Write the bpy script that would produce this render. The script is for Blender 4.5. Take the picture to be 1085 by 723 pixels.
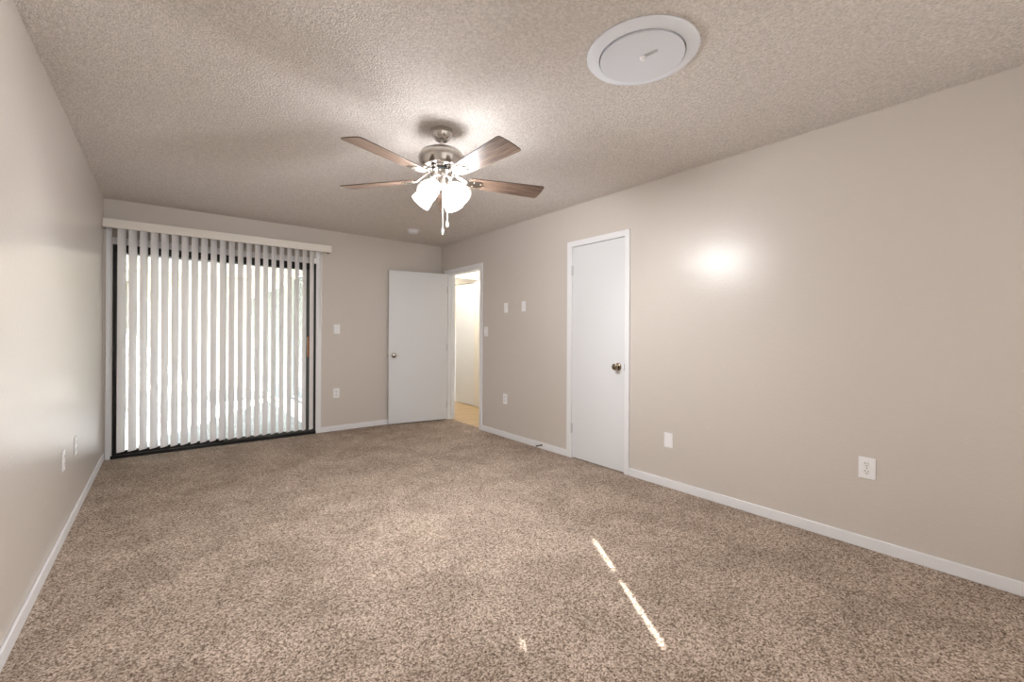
import bpy, bmesh, math, random
from mathutils import Vector, Matrix
random.seed(7)
PI = math.pi
for o in list(bpy.data.objects): bpy.data.objects.remove(o)
S = bpy.context.scene; C = S.collection

# ------------------------------------------------------------------ camera
F_PX, YAW, ROLL, CY, HC = 465.59, 0.6676, 0.0053, 355.05, 1.1866
cam_d = bpy.data.cameras.new('camera'); cam = bpy.data.objects.new('camera', cam_d); C.objects.link(cam)
cam_d.sensor_width = 36; cam_d.sensor_fit = 'HORIZONTAL'; cam_d.lens = F_PX * 36 / 1085
cam_d.shift_y = (CY - 361.5) / 1085; cam_d.clip_start = 0.02
rt = Vector((math.cos(YAW), -math.sin(YAW), 0)); fw = Vector((math.sin(YAW), math.cos(YAW), 0)); up = Vector((0, 0, 1))
rx = rt * math.cos(ROLL) + up * math.sin(ROLL); uy = up * math.cos(ROLL) - rt * math.sin(ROLL)
M = Matrix((rx, uy, -fw)).transposed().to_4x4(); M.translation = (0, 0, HC)
cam.matrix_world = M; S.camera = cam

# ------------------------------------------------------------------ light and exposure
S.view_settings.view_transform = 'Standard'; S.view_settings.look = 'None'
S.view_settings.gamma = 1; S.view_settings.use_curve_mapping = False
S.view_settings.exposure = 1.44
SUN_DIR = Vector((0.522, 0.853, -0.576)).normalized()
w = bpy.data.worlds.new('world'); S.world = w; w.use_nodes = True
wn = w.node_tree.nodes; wl = w.node_tree.links
sky = wn.new('ShaderNodeTexSky'); sky.sky_type = 'NISHITA'; sky.sun_disc = False
sky.sun_elevation = math.radians(30); sky.sun_rotation = math.atan2(-SUN_DIR.x, -SUN_DIR.y)
wn['Background'].inputs['Strength'].default_value = .5
hs = wn.new('ShaderNodeHueSaturation'); hs.inputs['Saturation'].default_value = .55
wl.new(sky.outputs[0], hs.inputs['Color']); wl.new(hs.outputs[0], wn['Background'].inputs['Color'])
sd = bpy.data.lights.new('sun', 'SUN'); sd.energy = 16.0; sd.angle = 0.009; sd.color = (1, .98, .95)
sun = bpy.data.objects.new('sun', sd); C.objects.link(sun)
sun.rotation_euler = SUN_DIR.to_track_quat('-Z', 'Y').to_euler(); sun.location = (-6, -8, 8)
BULB_W = 4.6          # each of the four fan bulbs
BEAM_W = 15.0
BULB_COL = (.975, 0.985, 1.0)
HALL_W = 21.0

# soft fill lamp added by the closed front wall to lift the ambient light
ad = bpy.data.lights.new('rear_fill', 'AREA'); ad.shape = 'RECTANGLE'; ad.size = 3.0; ad.size_y = 1.9; ad.energy = 12; ad.color = (.93, .965, 1)
al = bpy.data.objects.new('rear_fill', ad); C.objects.link(al); al.location = (1.3, -.52, 1.2); al.rotation_euler = (math.radians(90), 0, math.radians(180))

# ------------------------------------------------------------------ room numbers
R, L, D, H = 3.094, -0.457, 5.561, 2.44
T = 0.11; YF = -0.60            # wall thickness, front wall plane

# ------------------------------------------------------------------ materials
def lin(c): return tuple((x / 12.92 if x <= .04045 else ((x + .055) / 1.055) ** 2.4) for x in [v / 255 for v in c])
def mat(name, rgb, rough=.5, metal=0, spec=.5):
    m = bpy.data.materials.new(name); m.use_nodes = True
    b = m.node_tree.nodes['Principled BSDF']
    b.inputs['Base Color'].default_value = (*lin(rgb), 1); b.inputs['Roughness'].default_value = rough
    b.inputs['Metallic'].default_value = metal; b.inputs['Specular IOR Level'].default_value = spec
    return m
def nodes(m): return m.node_tree.nodes, m.node_tree.links, m.node_tree.nodes['Principled BSDF']
def noise(m, scale, detail=3, rough=.5, vec=None):
    n, l, b = nodes(m)
    t = n.new('ShaderNodeTexNoise'); t.inputs['Scale'].default_value = scale
    t.inputs['Detail'].default_value = detail; t.inputs['Roughness'].default_value = rough
    if vec is None:
        tc = n.new('ShaderNodeTexCoord'); vec = tc.outputs['Object']
    l.new(vec, t.inputs['Vector']); return t
def bump(m, src, strength, dist, prev=None):
    n, l, b = nodes(m)
    k = n.new('ShaderNodeBump'); k.inputs['Strength'].default_value = strength; k.inputs['Distance'].default_value = dist
    l.new(src, k.inputs['Height'])
    if prev: l.new(prev.outputs[0], k.inputs['Normal'])
    l.new(k.outputs[0], b.inputs['Normal']); return k
def ramp(m, src, stops):
    n, l, b = nodes(m)
    r = n.new('ShaderNodeValToRGB'); e = r.color_ramp.elements
    while len(e) < len(stops): e.new(.5)
    for i, (p, c) in enumerate(stops): e[i].position = p; e[i].color = (*lin(c), 1)
    l.new(src, r.inputs[0]); return r

wall_m = mat('beige_semigloss_wall_paint', (211, 203, 195), .27, 0, .34)
bump(wall_m, noise(wall_m, 70, 3).outputs['Fac'], .25, .004)
def mk_ceil():
    m = mat('popcorn_ceiling', (205, 195, 185), .9, 0, .15); n, l, b = nodes(m)
    tc = n.new('ShaderNodeTexCoord')
    v = n.new('ShaderNodeTexVoronoi'); v.inputs['Scale'].default_value = 115; l.new(tc.outputs['Object'], v.inputs['Vector'])
    t = noise(m, 85, 3, .6, tc.outputs['Object'])
    mx = n.new('ShaderNodeMath'); mx.operation = 'SUBTRACT'; l.new(t.outputs['Fac'], mx.inputs[0])
    mu = n.new('ShaderNodeMath'); mu.operation = 'MULTIPLY'; mu.inputs[1].default_value = .45
    l.new(v.outputs['Distance'], mu.inputs[0]); l.new(mu.outputs[0], mx.inputs[1])
    bump(m, mx.outputs[0], .9, .012)
    r = ramp(m, t.outputs['Fac'], [(.3, (210, 202, 195)), (.7, (242, 235, 229))])
    l.new(r.outputs[0], b.inputs['Base Color']); return m
ceil_m = mk_ceil()
def mk_carpet():
    m = mat('beige_carpet', (170, 150, 132), .95, 0, .05); n, l, b = nodes(m)
    tc = n.new('ShaderNodeTexCoord'); o = tc.outputs['Object']
    vo = n.new('ShaderNodeTexVoronoi'); vo.inputs['Scale'].default_value = 185; l.new(o, vo.inputs['Vector'])
    sp = n.new('ShaderNodeSeparateColor'); l.new(vo.outputs['Color'], sp.inputs[0])
    t = noise(m, 60, 4, .8, o); big = noise(m, 3.0, 4, .65, o)
    av = n.new('ShaderNodeMath'); av.operation = 'MULTIPLY_ADD'; av.inputs[1].default_value = .45; l.new(sp.outputs[0], av.inputs[0])
    m2 = n.new('ShaderNodeMath'); m2.operation = 'MULTIPLY'; m2.inputs[1].default_value = .55; l.new(t.outputs['Fac'], m2.inputs[0]); l.new(m2.outputs[0], av.inputs[2])
    r = ramp(m, av.outputs[0], [(.26, (98, 82, 70)), (.5, (176, 157, 141)), (.74, (226, 209, 194))])
    r2 = ramp(m, big.outputs['Fac'], [(.38, (228, 227, 226)), (.60, (255, 255, 255))])
    mx = n.new('ShaderNodeMix'); mx.data_type = 'RGBA'; mx.blend_type = 'MULTIPLY'; mx.inputs[0].default_value = 1
    l.new(r.outputs[0], mx.inputs[6]); l.new(r2.outputs[0], mx.inputs[7]); l.new(mx.outputs[2], b.inputs['Base Color'])
    bump(m, av.outputs[0], .6, .008); return m
carpet_m = mk_carpet()
white_m = mat('white_trim_paint', (238, 238, 240), .35)
door_m = mat('white_door_paint', (228, 229, 231), .32)
bump(door_m, noise(door_m, 9, 2).outputs['Fac'], .05, .004)
plate_m = mat('white_plastic', (246, 246, 247), .3)
ivory_m = mat('ivory_device_plastic', (240, 239, 238), .35)
black_m = mat('black_aluminium', (18, 18, 20), .4, 0, .5)
darkhole_m = mat('dark_slot', (20, 18, 18), .6)
nickel_m = mat('brushed_nickel', (208, 203, 198), .22, 1)
chrome_m = mat('satin_chrome', (200, 196, 190), .15, 1)
bronze_m = mat('antique_nickel', (150, 138, 120), .22, 1)
hinge_m = mat('painted_hinge', (205, 205, 206), .35)
discgrey_m = mat('pale_grey_plastic', (224, 227, 234), .4)
discwhite_m = mat('cool_white_plastic', (238, 242, 250), .35)
valance_m = mat('valance_pvc', (236, 230, 222), .4)
woodhandle_m = mat('orange_wood', (178, 104, 56), .45)
stucco_m = mat('white_stucco', (238, 234, 226), .85, 0, .2)
bump(stucco_m, noise(stucco_m, 40, 3).outputs['Fac'], .4, .01)
concrete_m = mat('patio_concrete', (176, 180, 184), .8, 0, .2)
_n, _l, _b = nodes(concrete_m)
_l.new(ramp(concrete_m, noise(concrete_m, 3, 5).outputs['Fac'], [(.3, (176, 176, 178)), (.7, (206, 206, 208))]).outputs[0], _b.inputs['Base Color'])
winglass_m = mat('window_glass_grey', (132, 142, 148), .22)
frame_m = mat('white_window_frame', (236, 236, 234), .4)
grass_m = mat('lawn', (120, 122, 92), .9, 0, .1)
leaf_m = mat('leaf_green', (92, 122, 56), .6)
bark_m = mat('bark', (96, 80, 66), .9)
post_m = mat('taupe_post_paint', (140, 134, 130), .6)
shade_m = mat('window_shade_cloth', (206, 198, 188), .8)
def mk_vane():
    m = mat('vane_pvc', (250, 249, 249), .45, 0, .3); n, l, b = nodes(m)
    tr = n.new('ShaderNodeBsdfTranslucent'); tr.inputs[0].default_value = (*lin((246, 241, 240)), 1)
    mx = n.new('ShaderNodeMixShader'); mx.inputs[0].default_value = .36
    l.new(b.outputs[0], mx.inputs[1]); l.new(tr.outputs[0], mx.inputs[2])
    l.new(mx.outputs[0], n['Material Output'].inputs[0]); return m
vane_m = mk_vane()
def mk_glass():
    m = bpy.data.materials.new('clear_glass'); m.use_nodes = True; n, l = m.node_tree.nodes, m.node_tree.links
    n.remove(n['Principled BSDF'])
    t = n.new('ShaderNodeBsdfTransparent'); t.inputs[0].default_value = (.93, .95, .95, 1)
    g = n.new('ShaderNodeBsdfGlossy'); g.inputs['Roughness'].default_value = .01
    f = n.new('ShaderNodeFresnel'); f.inputs[0].default_value = 1.45
    mx = n.new('ShaderNodeMixShader'); l.new(f.outputs[0], mx.inputs[0]); l.new(t.outputs[0], mx.inputs[1]); l.new(g.outputs[0], mx.inputs[2])
    l.new(mx.outputs[0], n['Material Output'].inputs[0]); return m
glass_m = mk_glass()
def mk_frost():
    m = bpy.data.materials.new('lit_frosted_glass'); m.use_nodes = True; n, l = m.node_tree.nodes, m.node_tree.links
    n.remove(n['Principled BSDF'])
    t = n.new('ShaderNodeBsdfTransparent'); t.inputs[0].default_value = (.95, .95, .95, 1)
    e = n.new('ShaderNodeEmission'); e.inputs[0].default_value = (1, .97, .95, 1); e.inputs[1].default_value = .2
    d = n.new('ShaderNodeBsdfTranslucent')
    a = n.new('ShaderNodeMixShader'); a.inputs[0].default_value = .6; l.new(t.outputs[0], a.inputs[1]); l.new(d.outputs[0], a.inputs[2])
    b = n.new('ShaderNodeAddShader'); l.new(a.outputs[0], b.inputs[0]); l.new(e.outputs[0], b.inputs[1])
    l.new(b.outputs[0], n['Material Output'].inputs[0]); return m
frost_m = mk_frost()
def mk_emit(name, col, s):
    m = bpy.data.materials.new(name); m.use_nodes = True; n, l = m.node_tree.nodes, m.node_tree.links
    n.remove(n['Principled BSDF']); e = n.new('ShaderNodeEmission'); e.inputs[0].default_value = (*col, 1); e.inputs[1].default_value = s
    l.new(e.outputs[0], n['Material Output'].inputs[0]); return m
bulb_m = mk_emit('lit_bulb', BULB_COL, 12)
globe_m = mk_emit('lit_globe', (1, .96, .9), 3)
def mk_wood(name, stops, scale, rough, spec=.5, axis=0):
    m = mat(name, stops[1][1], rough, 0, spec); n, l, b = nodes(m)
    tc = n.new('ShaderNodeTexCoord'); mp = n.new('ShaderNodeMapping'); l.new(tc.outputs['Object'], mp.inputs[0])
    s = [scale * 14] * 3; s[axis] = scale; mp.inputs['Scale'].default_value = s
    t = noise(m, 1, 5, .6, mp.outputs[0])
    l.new(ramp(m, t.outputs['Fac'], stops).outputs[0], b.inputs['Base Color']); return m
blade_m = mk_wood('walnut_blade', [(.3, (80, 63, 53)), (.5, (118, 96, 82)), (.7, (148, 126, 108))], 5, .42, .35)
bladeedge_m = mat('dark_blade_edge', (58, 44, 38), .5)
vinyl_m = mk_wood('tan_wood_vinyl', [(.3, (168, 138, 98)), (.5, (192, 164, 122)), (.7, (208, 184, 144))], 2, .4, .5, 0)

# ------------------------------------------------------------------ mesh helpers
def add_box(bm, a, b, mtx=None):
    vs = [bm.verts.new((x, y, z)) for x in (a[0], b[0]) for y in (a[1], b[1]) for z in (a[2], b[2])]
    for q in ((0, 1, 3, 2), (4, 6, 7, 5), (0, 4, 5, 1), (2, 3, 7, 6), (0, 2, 6, 4), (1, 5, 7, 3)):
        bm.faces.new([vs[i] for i in q])
    if mtx:
        for v in vs: v.co = mtx @ v.co
    return vs
def add_lathe(bm, prof, seg=32, mtx=None, caps=True):
    rings = []
    for r, z in prof:
        rings.append([bm.verts.new((r * math.cos(2 * PI * k / seg), r * math.sin(2 * PI * k / seg), z)) for k in range(seg)])
    for a, b in zip(rings, rings[1:]):
        for k in range(seg): bm.faces.new((a[k], a[(k + 1) % seg], b[(k + 1) % seg], b[k]))
    if caps: bm.faces.new(rings[0][::-1]); bm.faces.new(rings[-1])
    vs = [v for r in rings for v in r]
    if mtx:
        for v in vs: v.co = mtx @ v.co
    return vs
def add_prism(bm, pts, z0, z1, mtx=None):
    lo = [bm.verts.new((x, y, z0)) for x, y in pts]; hi = [bm.verts.new((x, y, z1)) for x, y in pts]
    bm.faces.new(lo[::-1]); bm.faces.new(hi); n = len(pts)
    for k in range(n): bm.faces.new((lo[k], lo[(k + 1) % n], hi[(k + 1) % n], hi[k]))
    if mtx:
        for v in lo + hi: v.co = mtx @ v.co
    return lo + hi
def add_tube(bm, pts, r, seg=10):
    for a, b in zip(pts, pts[1:]):
        a, b = Vector(a), Vector(b); d = b - a
        add_lathe(bm, [(r, 0), (r, d.length)], seg, Matrix.Translation(a) @ d.to_track_quat('Z', 'Y').to_matrix().to_4x4())
def obj(name, bm, m, parent=None, bevel=0, smooth=False, kind=None, label=None, seg=2):
    me = bpy.data.meshes.new(name); bmesh.ops.recalc_face_normals(bm, faces=bm.faces)
    if smooth:
        for f in bm.faces: f.smooth = True
    bm.to_mesh(me); bm.free(); o = bpy.data.objects.new(name, me); C.objects.link(o); me.materials.append(m)
    if bevel:
        k = o.modifiers.new('bevel', 'BEVEL'); k.width = bevel; k.segments = seg; k.limit_method = 'ANGLE'; k.angle_limit = .6
    if smooth:
        me.set_sharp_from_angle(angle=math.radians(38))
    if parent: o.parent = parent
    if kind: o['kind'] = kind
    if label: o['label'] = label
    return o
def boxes(*bs):
    bm = bmesh.new()
    for a, b in bs: add_box(bm, a, b)
    return bm
def thing(name, label, cat, loc=(0, 0, 0), rotz=0, group=None, kind=None):
    o = bpy.data.objects.new(name, None); C.objects.link(o); o.empty_display_size = .1
    o.location = loc; o.rotation_euler = (0, 0, rotz)
    if label: o['label'] = label
    if cat: o['category'] = cat
    if group: o['group'] = group
    if kind: o['kind'] = kind
    return o
def struct(name, bm, m, label, cat, bevel=0):
    o = obj(name, bm, m, None, bevel); o['kind'] = 'structure'; o['label'] = label; o['category'] = cat; return o

# ------------------------------------------------------------------ room shell
E0, E1, EH = 4.565, 5.380, 2.030       # entry door opening in the right wall
K0, K1, KH = 2.352, 2.982, 2.040       # closet door opening
SX0, SX1, SH = -0.391, 1.405, 2.020    # sliding door opening in the back wall
struct('floor', boxes(((L - T, YF - T, -.12), (R + .06, D + .02, 0))), carpet_m, 'beige speckled cut pile carpet covering the bedroom floor', 'carpet')
struct('ceiling', boxes(((L - T, YF - T, H), (R + T, D + .12, H + .1))), ceil_m, 'off white popcorn textured bedroom ceiling', 'ceiling')
struct('wall_left', boxes(((L - T, YF - T, 0), (L, D + .12, H))), wall_m, 'long glossy beige left wall reflecting the patio light', 'wall')
struct('wall_right', boxes(((R, YF - T, 0), (R + T, K0, H)), ((R, K0, KH), (R + T, K1, H)), ((R, K1, 0), (R + T, E0, H)),
       ((R, E0, EH), (R + T, E1, H)), ((R, E1, 0), (R + T, D + .12, H))), wall_m, 'long beige right wall with closet door and entry door', 'wall')
struct('wall_back', boxes(((L, D, 0), (SX0, D + .12, H)), ((SX0, D, SH), (SX1, D + .12, H)), ((SX1, D, 0), (R, D + .12, H))), wall_m,
       'beige back wall around the sliding patio door', 'wall')
WX0, WX1, WZ0, WZ1 = -.20, 1.3, 1.048, 1.63
struct('wall_front', boxes(((L, YF - T, 0), (WX0, YF, H)), ((WX1, YF - T, 0), (R, YF, H)), ((WX0, YF - T, 0), (WX1, YF, WZ0)),
       ((WX0, YF - T, WZ1), (WX1, YF, H))), wall_m, 'beige wall behind the camera with a shaded window', 'wall')
# shaded window behind the camera: sun slips past the edge of the shade
fw_ = struct('window_1', boxes(((WX0, YF - .09, WZ0 - .02), (WX1, YF - .07, WZ0)), ((WX0, YF - .10, 1.375), (WX1, YF - .06, 1.405)),
       ((WX0, YF - .09, WZ1), (WX1, YF - .07, WZ1 + .02))), frame_m, 'white framed window behind the camera', 'window')
obj('pane', boxes(((WX0, YF - .082, WZ0), (WX1, YF - .078, WZ1))), glass_m, fw_)
obj('shade', boxes(((WX0, YF - .05, WZ0), (-.113, YF - .04, WZ1)), ((-.113, YF - .05, WZ0), (-.097, YF - .04, 1.288)), ((-.113, YF - .05, 1.33), (-.097, YF - .04, WZ1)),
       ((-.097, YF - .05, WZ0), (.504, YF - .04, WZ1)), ((.534, YF - .05, WZ0), (WX1, YF - .04, WZ1))), shade_m, fw_)

BT, BH = .012, .066
def baseboard(name, a, b, label):
    bm = bmesh.new(); add_box(bm, a, b); return struct(name, bm, white_m, label, 'baseboard', .004)
baseboard('baseboard_left', (L, YF, 0), (L + BT, D, BH), 'white baseboard along the left wall')
baseboard('baseboard_right', (R - BT, YF, 0), (R, 2.307, BH), 'white baseboard on right wall from closet casing towards the camera')
baseboard('baseboard_right', (R - BT, 3.042, 0), (R, 4.509, BH), 'white baseboard on right wall between closet and entry door')
baseboard('baseboard_back', (1.466, D - BT, 0), (R, D, BH), 'white baseboard on back wall behind the open door')
baseboard('baseboard_front', (L + BT, YF, 0), (R - BT, YF + BT, BH), 'white baseboard behind the camera')

def casing(name, y0, y1, z1, w0, w1, label):   # trim round an opening in the right wall; y0..y1 outer, w0/w1 widths
    bm = boxes(((R - .015, y0, 0), (R, y0 + w0, z1)), ((R - .015, y1 - w1, 0), (R, y1, z1)), ((R - .015, y0 + w0, z1 - .055), (R, y1 - w1, z1)))
    return struct(name, bm, white_m, label, 'door casing', .004)
casing('trim_1', 4.509, 5.452, 2.085, .056, .072, 'white casing around the open entry doorway')
casing('trim_2', 2.307, 3.042, 2.093, .048, .062, 'white casing around the closed closet door')
struct('trim_3', boxes(((R - .001, E0 - .0, 0), (R + T + .004, E0 + .012, EH)), ((R - .001, E1 - .012, 0), (R + T + .004, E1, EH)), ((R - .001, E0 + .012, EH - .012), (R + T + .004, E1 - .012, EH)),
       ((R + .045, E0 + .012, 0), (R + .075, E0 + .024, EH - .012)), ((R + .045, E1 - .024, 0), (R + .075, E1 - .012, EH - .012))), white_m, 'white door jamb lining the entry doorway', 'door jamb', .002)

# ------------------------------------------------------------------ hinged doors
def knob(parent, at, direction, m, name='door_knob'):
    mt = Matrix.Translation(at) @ Vector(direction).to_track_quat('Z', 'Y').to_matrix().to_4x4()
    k = bmesh.new()
    add_lathe(k, [(.012, 0), (.012, .022), (.016, .026), (.025, .034), (.0285, .046), (.027, .056), (.020, .062), (.008, .064)], 28, mt)
    k_o = obj(name, k, m, parent, smooth=True)
    r = bmesh.new(); add_lathe(r, [(.033, 0), (.033, .003), (.027, .009), (.014, .012)], 28, mt)
    obj('rosette', r, m, k_o, smooth=True); return k_o
def hinge(parent, x, y, z, ang=0):
    bm = bmesh.new()
    for k in range(3): add_lathe(bm, [(.006, -.045 + k * .03), (.006, -.017 + k * .03)], 12, Matrix.Translation((x, y, z)))
    add_lathe(bm, [(.0035, -.05), (.0035, .05)], 10, Matrix.Translation((x, y, z)))
    add_box(bm, (x - .001, y - .014, z - .045), (x + .006, y + .014, z + .045))
    obj('hinge', bm, hinge_m, parent)
# entry door, swung open against the back wall
hp = Vector((3.072, 5.364)); fe = Vector((2.286, 5.493)); dv = (hp - fe); LW = dv.length; ang = math.atan2(dv.y, dv.x)
ed = thing('door_1', 'flat white bedroom door standing open in front of back wall', 'door', (fe.x, fe.y, .012), ang, kind='structure')
obj('door_leaf', boxes(((0, 0, 0), (LW, .035, 2.015))), door_m, ed, .002)
knob(ed, (.065, 0, .90), (0, -1, 0), chrome_m); knob(ed, (.065, .035, .90), (0, 1, 0), chrome_m)
obj('latch_plate', boxes(((-.002, .006, .87), (.0005, .029, .93)), ((-.010, .012, .892), (.0, .023, .908))), chrome_m, ed)
for z in (.20, 1.0, 1.80):
    bm = bmesh.new(); add_lathe(bm, [(.006, -.045), (.006, .045)], 12, Matrix.Translation((LW + .004, .004, z)))
    obj('hinge', bm, hinge_m, ed, smooth=True)
# strike plate on the near jamb
st = obj('strike_plate', boxes(((R + .012, E0 + .012, .885), (R + .040, E0 + .0145, .95))), chrome_m)
st['label'] = 'small chrome strike plate on entry door jamb'; st['category'] = 'strike plate'
# closet door, closed
cd = thing('door_2', 'narrow flat white closet door closed in the right wall', 'door', (R, 0, 0), kind='structure')
obj('door_leaf', boxes(((-.004, 2.3575, .012), (.031, 2.9775, 2.034))), door_m, cd, .002)
obj('door_jamb', boxes(((-.002, K0, 0), (T, K0 + .003, KH)), ((-.002, K1 - .003, 0), (T, K1, KH)), ((.034, K0 + .003, 0), (.05, K0 + .02, KH)), ((.034, K1 - .02, 0), (.05, K1 - .003, KH)), ((.034, K0 + .02, 2.0), (.05, K1 - .02, KH))), white_m, cd)
knob(cd, (-.004, 2.425, .915), (-1, 0, 0), bronze_m)
obj('latch_plate', boxes(((-.0165, 2.353, .885), (-.0145, 2.356, .945))), chrome_m, cd)
hinge(cd, -.010, 2.980, 1.81); hinge(cd, -.010, 2.980, .29)
struct('wall_closet', boxes(((R + T + .5, 2.1, 0), (R + T + .55, 3.3, H))), wall_m, 'closet interior wall hidden behind the closet door', 'wall')
struct('floor_closet', boxes(((R + .06, 2.1, -.12), (R + T + .55, 3.3, -.001))), carpet_m, 'carpet inside the closet', 'carpet')

# ------------------------------------------------------------------ sliding patio door
sl = thing('door_3', 'black framed sliding glass patio door behind vertical blinds', 'sliding door', (0, D, 0), kind='structure')
fy0, fy1 = -.004, .10
obj('frame', boxes(((SX0, fy0, 0), (SX0 + .022, fy1, SH)), ((SX1 - .014, fy0, 0), (SX1, fy1, SH)), ((SX0 + .022, fy0 + .002, SH - .075), (SX1 - .014, fy1, SH))), black_m, sl, .002)
obj('track', boxes(((SX0 - .012, -.014, 0), (SX1 + .004, .012, .030)), ((SX0, .012, 0), (SX1, .115, .022)), ((SX0, .030, .022), (SX1, .034, .034)), ((SX0, .066, .022), (SX1, .070, .034))), black_m, sl, .002)
def sash(x0, x1, y, hm, name, sr=.045, sl_=.03):
    f = obj(name, boxes(((x0, y, .03), (x0 + sl_, y + .03, SH - .05)), ((x1 - sr, y, .03), (x1, y + .03, SH - .05)),
        ((x0 + sl_, y + .001, .03), (x1 - sr, y + .029, .058)), ((x0 + sl_, y + .001, SH - .08), (x1 - sr, y + .029, SH - .05))), hm, sl, .002)
    obj('pane', boxes(((x0 + sl_, y + .012, .058), (x1 - sr, y + .017, SH - .08))), glass_m, f); return f
sashgrey_m = mat('grey_bronze_aluminium', (96, 98, 94), .4)
sash(SX0 + .022, .512, .058, black_m, 'fixed_panel', .010)
sp = sash(.497, SX1 - .014, .020, sashgrey_m, 'sliding_panel', .088, .012)
hb = bmesh.new()
add_box(hb, (1.308, -.030, .915), (1.332, -.006, 1.155)); add_box(hb, (1.312, -.008, .93), (1.328, .021, .95)); add_box(hb, (1.312, -.008, 1.12), (1.328, .021, 1.14))
obj('door_handle', hb, woodhandle_m, sp, .004, label='orange wooden pull handle')
# casing: plaster return and flat trims
struct('trim_4', boxes(((L + .018, D - .012, 0), (SX0 - .004, D - .0005, 2.2)), ((SX1 + .002, D - .012, 0), (1.466, D - .0005, 2.2)), ((SX0 - .004, D - .012, SH + .002), (SX1 + .002, D - .0005, 2.085))), white_m,
       'flat white casing around the sliding patio door', 'door casing', .002)

# ------------------------------------------------------------------ vertical blind
vb = thing('vertical_blind', 'off white vertical blind with open vanes over the sliding patio door', 'blind', (0, D, 0))
VY = -.084
obj('valance', boxes(((L + .003, -.135, 2.150), (1.545, -.128, 2.232)), ((L + .003, -.128, 2.150), (L + .010, -.001, 2.232)), ((1.538, -.128, 2.150), (1.545, -.001, 2.232)), ((L + .010, -.128, 2.226), (1.538, -.001, 2.232))), valance_m, vb, .002)
obj('head_rail', boxes(((L + .02, VY - .02, 2.185), (1.53, VY + .02, 2.222))), white_m, vb)
P0, PITCH = -.283, .0791
va = math.radians(48); VW, VT = .086, .0012
vane_me = None
for k in range(22):
    xc = P0 - .056 / 2 - .012 + PITCH * k
    if vane_me is None:
        bm = bmesh.new(); N = 8; z0, z1 = .074, 2.185; f, bk = [], []
        for i in range(N + 1):
            u = (i / N - .5) * VW; c = .007 * (1 - (2 * i / N - 1) ** 2)
            for z, lst in ((z0, f), (z1, f)): lst.append(bm.verts.new((u, -c, z)))
            for z, lst in ((z0, bk), (z1, bk)): lst.append(bm.verts.new((u, -c + VT, z)))
        for i in range(N):
            a = 2 * i
            bm.faces.new((f[a], f[a + 2], f[a + 3], f[a + 1])); bm.faces.new((bk[a], bk[a + 1], bk[a + 3], bk[a + 2]))
            bm.faces.new((f[a], bk[a], bk[a + 2], f[a + 2])); bm.faces.new((f[a + 1], f[a + 3], bk[a + 3], bk[a + 1]))
        bm.faces.new((f[0], f[1], bk[1], bk[0])); bm.faces.new((f[2 * N], bk[2 * N], bk[2 * N + 1], f[2 * N + 1]))
        o = obj('vane', bm, vane_m, vb, smooth=True); vane_me = o
    else:
        o = vane_me.copy(); C.objects.link(o); o.parent = vb
    o.location = (xc, VY, 0); o.rotation_euler = (0, 0, va + random.uniform(-.03, .03))
bm = bmesh.new(); add_tube(bm, [(1.442, -.10, 2.19), (1.444, -.10, 1.32)], .005, 8); add_lathe(bm, [(.006, 1.28), (.007, 1.33), (.004, 1.36)], 10, Matrix.Translation((1.444, -.10, 0)))
obj('wand', bm, valance_m, vb, smooth=True)

# ------------------------------------------------------------------ ceiling fan
FX, FY = 1.324, 2.386
fan = thing('ceiling_fan', 'brushed nickel ceiling fan with walnut blades and four lit glass shades', 'ceiling fan', (FX, FY, 0))
def lathe_obj(name, prof, m, parent, seg=40, mtx=None, **kw):
    bm = bmesh.new(); add_lathe(bm, prof, seg, mtx); return obj(name, bm, m, parent, smooth=True, **kw)
lathe_obj('canopy', [(.067, H - .0005), (.069, H - .006), (.069, H - .024), (.064, H - .026), (.062, H - .036), (.052, H - .052), (.038, H - .066), (.030, H - .069), (.016, H - .067)], nickel_m, fan)
lathe_obj('downrod', [(.0115, 2.30), (.0115, 2.378)], nickel_m, fan, 20)
lathe_obj('motor_housing', [(.018, 2.324), (.060, 2.321), (.098, 2.312), (.124, 2.298), (.136, 2.282), (.139, 2.268), (.135, 2.246), (.126, 2.222), (.116, 2.206), (.112, 2.203), (.05, 2.202)], nickel_m, fan, 56)
lathe_obj('hub_ring', [(.072, 2.203), (.076, 2.198), (.076, 2.186), (.06, 2.180)], black_m, fan)
lathe_obj('switch_housing', [(.066, 2.186), (.070, 2.178), (.070, 2.150), (.064, 2.140), (.05, 2.136), (.045, 2.10), (.036, 2.088), (.034, 2.072), (.022, 2.058), (.010, 2.050), (.004, 2.046)], nickel_m, fan)
BZ = 2.140
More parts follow.
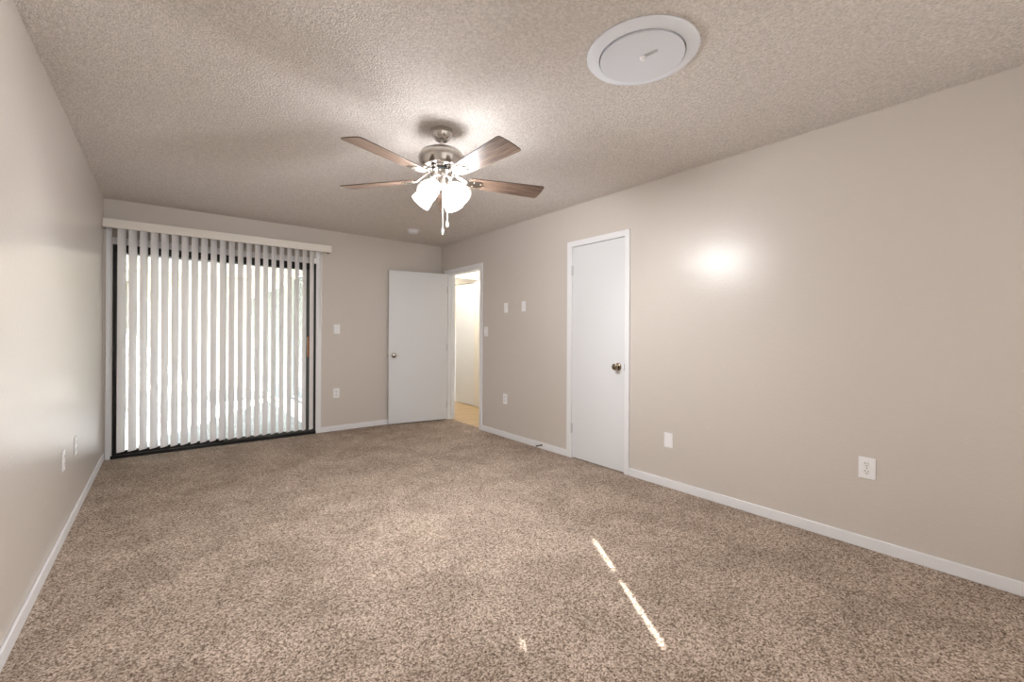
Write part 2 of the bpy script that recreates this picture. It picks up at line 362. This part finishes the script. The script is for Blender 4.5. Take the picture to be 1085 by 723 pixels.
# blade outline
def blade_pts():
    pr = [(.175, .046), (.21, .053), (.30, .061), (.42, .068), (.55, .074), (.640, .077)]
    top = [(r, h) for r, h in pr]; tip = [(.655, .0765), (.663, .072), (.667, .062), (.670, .030), (.6715, 0)]
    up_ = top + tip; dn = [(r, -h) for r, h in reversed(up_[:-1])]
    return up_ + dn
blade0 = None
for k in range(5):
    th = math.radians(55.4 + 72 * k)
    if k == 0:
        mt = Matrix.Translation((0, 0, 0))
        bm = bmesh.new(); pts = blade_pts()
        add_prism(bm, pts, -.003, .003)
        bl = obj('blade', bm, blade_m, fan, .0012, seg=1)
        bl.data.materials.append(bladeedge_m)
        for p in bl.data.polygons:
            if abs(p.normal.z) < .5: p.material_index = 1
        ib = bmesh.new()   # blade iron: arm under the motor, flared plate under the blade
        add_prism(ib, [(.155, .016), (.185, .034), (.235, .040), (.262, .030), (.250, .012), (.278, 0), (.250, -.012), (.262, -.030), (.235, -.040), (.185, -.034), (.155, -.016)], -.009, -.0035)
        vs = add_box(ib, (.060, -.016, -.009), (.165, .016, -.003))
        for v in vs:
            if v.co.x < .1: v.co.z += .058
        vs = add_box(ib, (.052, -.020, .046), (.100, .020, .056))
        ir = obj('blade_iron', ib, nickel_m, bl, .002)
        ss = []
        for sx, sy in ((.205, .022), (.205, -.022), (.250, 0)):
            sb = bmesh.new(); add_lathe(sb, [(.0055, -.0115), (.0055, -.009)], 12, Matrix.Translation((sx, sy, 0)))
            ss.append(obj('screw', sb, bronze_m, bl, smooth=True))
        blade0 = (bl, ir, *ss)
    else:
        bl = blade0[0].copy(); C.objects.link(bl); bl.parent = fan
        for s in blade0[1:]:
            c = s.copy(); C.objects.link(c); c.parent = bl
    bl.location = (0, 0, BZ)
    bl.rotation_euler = (Matrix.Rotation(th, 3, 'Z') @ Matrix.Rotation(math.radians(-11), 3, 'X')).to_euler()
# small clips on the motor rim between the irons
for k in range(5):
    th = math.radians(57 + 36 + 72 * k)
    bm = bmesh.new(); mt = Matrix.Rotation(th, 4, 'Z')
    add_box(bm, (.096, -.024, 2.188), (.116, .024, 2.220), mt)
    obj('motor_clip', bm, chrome_m, fan, .004)
# light kit
for k in range(4):
    th = math.radians(-62 + 90 * k)
    tilt = math.radians(48)       # from straight down
    ax = Vector((math.cos(th) * math.sin(tilt), math.sin(th) * math.sin(tilt), -math.cos(tilt)))
    base = Vector((math.cos(th) * .060, math.sin(th) * .060, 2.098))
    mt = Matrix.Translation(base) @ ax.to_track_quat('Z', 'Y').to_matrix().to_4x4()
    lathe_obj('lamp_socket', [(.012, -.035), (.018, -.012), (.026, .0), (.028, .014), (.022, .02)], nickel_m, fan, 24, mt)
    prof = [(.026, .012), (.034, .022), (.043, .040), (.050, .062), (.055, .088), (.060, .118), (.0625, .128)]
    bm = bmesh.new(); add_lathe(bm, prof, 36, mt, caps=False)
    sh = obj('lamp_shade', bm, frost_m, fan, smooth=True, label='lit frosted glass shade')
    bc = base + ax * .058
    bb = bmesh.new(); add_lathe(bb, [(.004, -.032), (.012, -.028), (.014, -.012), (.022, .004), (.024, .016), (.020, .028), (.010, .036), (.003, .037)], 20, Matrix.Translation(bc) @ ax.to_track_quat('Z', 'Y').to_matrix().to_4x4())
    obj('bulb', bb, bulb_m, sh, smooth=True)
    sl_d = bpy.data.lights.new('bulb_beam', 'SPOT'); sl_d.energy = BEAM_W; sl_d.color = BULB_COL; sl_d.shadow_soft_size = .055
    sl_d.spot_size = math.radians(150); sl_d.spot_blend = .5
    so = bpy.data.objects.new('bulb_beam', sl_d); C.objects.link(so); so.parent = fan; so.location = base + ax * .11
    so.rotation_euler = ax.to_track_quat('-Z', 'Y').to_euler()
    ld = bpy.data.lights.new('bulb_light', 'POINT'); ld.energy = BULB_W; ld.color = BULB_COL; ld.shadow_soft_size = .055
    lo = bpy.data.objects.new('bulb_light', ld); C.objects.link(lo); lo.parent = fan; lo.location = base + ax * .105
for (px, py, zt, zb) in ((-.012, -.040, 2.10, 1.79), (.030, -.022, 2.10, 1.845)):
    bm = bmesh.new(); add_tube(bm, [(px, py, zt), (px, py, zb + .035)], .0022, 6)
    ch = obj('pull_chain', bm, ivory_m, fan)
    bm = bmesh.new(); add_lathe(bm, [(.003, zb + .040), (.006, zb + .034), (.0075, zb + .010), (.005, zb)], 12, Matrix.Translation((px, py, 0)))
    obj('pull_fob', bm, plate_m, ch, smooth=True)

# ------------------------------------------------------------------ ceiling cover, smoke detector
cc = thing('ceiling_cover', 'large round white cover dish on the popcorn ceiling near the camera', 'ceiling cover', (1.655, 1.180, H))
bm = bmesh.new(); add_lathe(bm, [(.238, -.0005), (.240, -.004), (.236, -.009), (.222, -.013), (.205, -.017), (.192, -.019), (.186, -.018), (.184, -.010)], 72, None, caps=False); obj('rim', bm, discwhite_m, cc, smooth=True)
lathe_obj('lid', [(.179, -.006), (.181, -.024), (.178, -.028), (.12, -.030), (.02, -.0305)], discgrey_m, cc, 72)
bm = bmesh.new(); add_lathe(bm, [(.012, -.029), (.013, -.036), (.009, -.046), (.004, -.048)], 20, Matrix.Translation((-.018, -.018, 0)))
obj('latch', bm, plate_m, cc, smooth=True)
bm = bmesh.new(); add_box(bm, (-.026, -.009, -.0320), (.026, .009, -.0300), Matrix.Translation((-.012, -.058, 0)) @ Matrix.Rotation(math.radians(-78), 4, 'Z')); obj('latch_shadow', bm, mat('grey_shadow', (196, 197, 202), .5), cc)  # grey strip stands in for the shadow beside the latch
sm = thing('smoke_detector', 'small round white smoke detector on ceiling near the corner', 'smoke detector', (2.333, 4.885, H))
lathe_obj('base', [(.070, -.0005), (.071, -.008), (.060, -.012)], white_m, sm)
lathe_obj('cover', [(.058, -.010), (.060, -.018), (.054, -.034), (.040, -.040), (.02, -.042)], white_m, sm)

# ------------------------------------------------------------------ wall plates (local: x across, -y into the room, z up)
def plate(name, label, cat, loc, rotz, kind, w=.074, h=.116, group=None):
    t = thing(name, label, cat, loc, rotz, group)
    obj('cover_plate', boxes(((-w / 2, -.006, -h / 2), (w / 2, -.0005, h / 2))), plate_m, t, .003)
    if kind == 'outlet':
        for s in (-1, 1):
            bm = bmesh.new(); add_lathe(bm, [(.0165, 0), (.0165, .0022)], 24, Matrix.Translation((0, -.0058, s * .0215)) @ Matrix.Rotation(PI / 2, 4, 'X'))
            r = obj('receptacle', bm, ivory_m, t)
            obj('slot', boxes(((-.0078, -.0086, s * .0215 + .001), (-.0056, -.0079, s * .0215 + .010))), darkhole_m, r)
            obj('slot', boxes(((.0056, -.0086, s * .0215 + .002), (.0078, -.0079, s * .0215 + .009))), darkhole_m, r)
            bm = bmesh.new(); add_lathe(bm, [(.0027, 0), (.0027, .0007)], 12, Matrix.Translation((0, -.0079, s * .0215 - .0075)) @ Matrix.Rotation(PI / 2, 4, 'X'))
            obj('slot', bm, darkhole_m, r)
        bm = bmesh.new(); add_lathe(bm, [(.003, 0), (.003, .001)], 12, Matrix.Translation((0, -.0058, 0)) @ Matrix.Rotation(PI / 2, 4, 'X')); obj('screw', bm, chrome_m, t)
    elif kind == 'toggle':
        bm = bmesh.new(); add_box(bm, (-.005, -.016, -.002), (.005, -.005, .010)); obj('toggle', bm, ivory_m, t, .002)
        for s in (-1, 1):
            bm = bmesh.new(); add_lathe(bm, [(.003, 0), (.003, .001)], 12, Matrix.Translation((0, -.0058, s * .030)) @ Matrix.Rotation(PI / 2, 4, 'X')); obj('screw', bm, chrome_m, t)
    elif kind == 'rocker':
        obj('rocker', boxes(((-.016, -.010, -.033), (.016, -.0055, .033))), ivory_m, t, .002)
    elif kind == 'slider':
        obj('control', boxes(((-.010, -.008, -.033), (.010, -.0055, .033))), ivory_m, t, .001)
        obj('slider_knob', boxes(((-.006, -.014, .0), (.006, -.0075, .010))), ivory_m, t, .001)
    else:
        for s in (-1, 1):
            bm = bmesh.new(); add_lathe(bm, [(.003, 0), (.003, .001)], 12, Matrix.Translation((0, -.0058, s * .042)) @ Matrix.Rotation(PI / 2, 4, 'X')); obj('screw', bm, plate_m, t)
    return t
RW = PI / 2   # local -y points to -x: rotate -90
def rot_right(): return -PI / 2
plate('wall_outlet', 'nearest white duplex outlet low on right wall with dark slots', 'outlet', (R, .700, .450), rot_right(), 'outlet', .078, .120)
plate('blank_plate', 'blank white wall plate low on right wall beside closet door', 'wall plate', (R, 1.938, .370), rot_right(), 'blank')
plate('wall_outlet', 'small white outlet low on right wall between closet and entry door', 'outlet', (R, 4.042, .445), rot_right(), 'outlet')
plate('light_switch', 'white switch plate beside the entry door casing', 'switch', (R, 4.437, 1.226), rot_right(), 'toggle')
plate('fan_control', 'left of two small white wall controls high on right wall', 'wall control', (R, 4.035, 1.500), rot_right(), 'slider', .070, .115)
plate('fan_control', 'right of two small white wall controls high on right wall, nearer the closet', 'wall control', (R, 3.715, 1.503), rot_right(), 'rocker', .070, .110)
plate('light_switch', 'white switch plate on back wall right of the blind', 'switch', (1.648, D, 1.246), 0, 'toggle')
plate('wall_outlet', 'white outlet on back wall low, right of the patio door', 'outlet', (1.646, D, .462), 0, 'outlet')
plate('wall_outlet', 'left wall outlet nearer the patio door, above the baseboard', 'outlet', (L, 3.97, .455), PI / 2, 'outlet')
plate('wall_outlet', 'left wall outlet nearer the camera, above the baseboard', 'outlet', (L, 3.545, .455), PI / 2, 'outlet')

# ------------------------------------------------------------------ door stop
ds = thing('door_stop', 'small spring door stop on baseboard left of closet door', 'door stop', (R - BT, 3.40, .040))
bm = bmesh.new(); pts = []
for i in range(90): a = i * .9; pts.append((-.006 - i * .0006, .0055 * math.cos(a), .0055 * math.sin(a)))
add_tube(bm, pts, .0012, 5); obj('spring', bm, bronze_m, ds)
bm = bmesh.new(); add_lathe(bm, [(.011, 0), (.011, .004), (.006, .008)], 16, Matrix.Rotation(-PI / 2, 4, 'Y')); obj('mount', bm, bronze_m, ds, smooth=True)
bm = bmesh.new(); add_lathe(bm, [(.006, .058), (.008, .064), (.007, .074), (.003, .076)], 16, Matrix.Rotation(-PI / 2, 4, 'Y')); obj('rubber_tip', bm, bladeedge_m, ds, smooth=True)

# ------------------------------------------------------------------ hallway beyond the entry door
HX = 4.020
struct('floor_hall', boxes(((R + .06, 3.4, -.12), (5.2, 8.6, -.003))), vinyl_m, 'tan wood look vinyl floor of the hallway', 'floor')
struct('ceiling_hall', boxes(((R + T, 3.4, H), (5.2, 8.6, H + .1))), stucco_m, 'white hallway ceiling', 'ceiling')
hallw_m = mat('hall_wall_paint', (232, 226, 214), .6)
struct('wall_hall', boxes(((HX, 3.4, 0), (HX + .1, 5.90, H)), ((HX + .75, 6.7, 0), (HX + .85, 8.5, H)), ((R + T, 3.3, 0), (HX + .1, 3.4, H)), ((R + T, 8.5, 0), (5.2, 8.6, H)), ((R + T, D + .12, 0), (R + T + .02, 8.5, H))), hallw_m, 'cream painted hallway walls seen through the doorway', 'wall')
struct('trim_5', boxes(((R + T + .02, 5.975, 2.083), (HX + .1, 6.09, H)), ((HX - .01, 5.90, 0), (HX + .1, 6.09, 2.083))), hallw_m, 'cream hallway header and return beside the bright door', 'wall')
struct('trim_6', boxes(((R + T + .02, 5.965, 2.083), (HX - .01, 5.975, 2.135))), white_m, 'white head casing across the hallway', 'door casing')
hd = thing('door_4', 'bright flat white door seen through the hallway opening', 'door', (HX, 6.09, .01), kind='structure')
obj('door_leaf', boxes(((0, .005, 0), (.035, .62, 2.04))), door_m, hd, .002)
struct('wall_hall', boxes(((HX + .04, 6.09, 0), (HX + .1, 6.66, H)), ((HX + .005, 6.09, 2.06), (HX + .04, 8.5, H))), hallw_m, 'cream wall behind the hallway door', 'wall')
sf = thing('hall_shelf', 'tall dark edged shelf unit glimpsed past the hallway door', 'shelf', (HX + .02, 6.78, 0))
obj('side_panel', boxes(((0, 0, 0), (.4, .02, 1.30)), ((0, .68, 0), (.4, .70, 1.30)), ((.38, .02, 0), (.4, .68, 1.30))), white_m, sf)
for z in (.1, .34, .58, .82, 1.06, 1.27): obj('shelf_board', boxes(((0.005, .02, z), (.38, .68, z + .03))), mat('taupe_board', (120, 114, 108), .5), sf)
hl = thing('hall_light', 'round lit globe light on the hallway ceiling', 'ceiling light', (3.45, 5.62, H))
lathe_obj('mount', [(.08, -.0005), (.08, -.02), (.06, -.025)], nickel_m, hl)
lathe_obj('globe', [(.06, -.024), (.095, -.05), (.10, -.08), (.08, -.12), (.04, -.14), (.01, -.145)], globe_m, hl)
for (lx, ly, lz) in ((3.45, 5.62, 2.2), (3.4, 7.9, 2.1)):  # second lamp has no fixture, added to light the hall more evenly
    ld = bpy.data.lights.new('hall_bulb_and_fill', 'POINT'); ld.energy = HALL_W / 2; ld.shadow_soft_size = .1; ld.color = (1, .985, .96)
    lo = bpy.data.objects.new('hall_bulb_and_fill', ld); C.objects.link(lo); lo.location = (lx, ly, lz)

# ------------------------------------------------------------------ patio outside the sliding door
PX, PY, PZ = 1.47, 11.40, -.03
struct('floor_patio', boxes(((-1.7, D + .02, -.15), (1.6, PY, PZ))), concrete_m, 'grey blue concrete patio slab in dappled sun', 'patio')
struct('ceiling_patio', boxes(((-1.63, D + .12, 2.42), (1.6, PY, 2.52))), stucco_m, 'white patio roof soffit', 'ceiling')
struct('wall_patio', boxes(((-1.3, PY, -.15), (1.6, PY + .15, 2.6))), stucco_m, 'white wall at the far end of the patio', 'wall')
W = [('window_2', 10.15, 11.25, .225, 2.005, 'far patio side window with grey glass'),
     ('window_3', 7.66, 9.85, .05, 2.00, 'tall glass door in the patio side wall'),
     ('window_4', 5.95, 7.20, .235, 2.03, 'near patio side window with grey glass')]
segs = [((PX, D + .12, -.15), (PX + .15, 5.95, 2.6)), ((PX, 7.20, -.15), (PX + .15, 7.66, 2.6)), ((PX, 9.85, -.15), (PX + .15, 10.15, 2.6)), ((PX, 11.25, -.15), (PX + .15, PY, 2.6))]
for n, y0, y1, z0, z1, lab in W: segs += [((PX, y0, -.15), (PX + .15, y1, z0)), ((PX, y0, z1), (PX + .15, y1, 2.6))]
struct('wall_patio', boxes(*segs), stucco_m, 'white patio side wall with three glazed openings', 'wall')
for n, y0, y1, z0, z1, lab in W:
    ym = (y0 + y1) / 2
    f = struct(n, boxes(((PX + .02, y0, z0), (PX + .08, y0 + .04, z1)), ((PX + .02, y1 - .04, z0), (PX + .08, y1, z1)), ((PX + .02, ym - .025, z0 + .04), (PX + .08, ym + .025, z1 - .04)),
        ((PX + .02, y0 + .04, z0), (PX + .08, y1 - .04, z0 + .04)), ((PX + .02, y0 + .04, z1 - .04), (PX + .08, y1 - .04, z1)), ((PX - .03, y0 - .02, z0 - .03), (PX + .02, y1 + .02, z0))), frame_m, lab, 'window', .003)
    obj('pane', boxes(((PX + .05, y0 + .04, z0 + .04), (PX + .055, y1 - .04, z1 - .04))), winglass_m, f)
pp = thing('patio_post', 'slim taupe post at the open side of the patio', 'post', (-.49, 9.16, PZ))
obj('shaft', boxes(((-.02, -.02, 0), (.02, .02, 2.0))), post_m, pp, .003)
obj('base_plate', boxes(((-.05, -.05, 0), (.05, .05, .012))), post_m, pp, .002)
obj('cap', boxes(((-.03, -.03, 2.0), (.03, .03, 2.03))), post_m, pp, .002)
struct('ground', boxes(((-14, -9, -.3), (-1.7, 18, -.06)), ((-1.7, PY + .15, -.3), (6, 18, -.06))), grass_m, 'lawn beyond the patio', 'lawn')
def tree(x, y, zc, rad, n, label):
    t = thing('tree', label, 'tree', (x, y, -.06), group='trees beside the patio')
    bm = bmesh.new(); add_lathe(bm, [(.13, 0), (.10, .6), (.08, zc)], 12)
    for k in range(6):
        a = k * 1.05; add_tube(bm, [(0, 0, zc * .6), (rad * .6 * math.cos(a), rad * .6 * math.sin(a), zc + .3 * math.sin(3 * k))], .03, 6)
    obj('trunk', bm, bark_m, t, smooth=True)
    bm = bmesh.new()
    for i in range(n):
        d = Vector((random.gauss(0, 1), random.gauss(0, 1), random.gauss(0, .8))).normalized() * rad * random.random() ** .45
        m = Matrix.Translation(Vector((0, 0, zc)) + d) @ Matrix.Rotation(random.uniform(0, 6.28), 4, Vector((random.random(), random.random(), random.random())).normalized())
        s = random.uniform(.05, .11); add_prism(bm, [(-s, 0), (-s * .3, s * .4), (s * .6, s * .3), (s, 0), (s * .6, -s * .3), (-s * .3, -s * .4)], -.002, .002, m)
    obj('foliage', bm, leaf_m, t)
tree(-3.0, 5.2, 2.6, 1.3, 900, 'small leafy tree left of the patio, nearer the house')
tree(-3.6, 7.6, 2.9, 1.3, 700, 'small leafy tree left of the patio, further from the house')
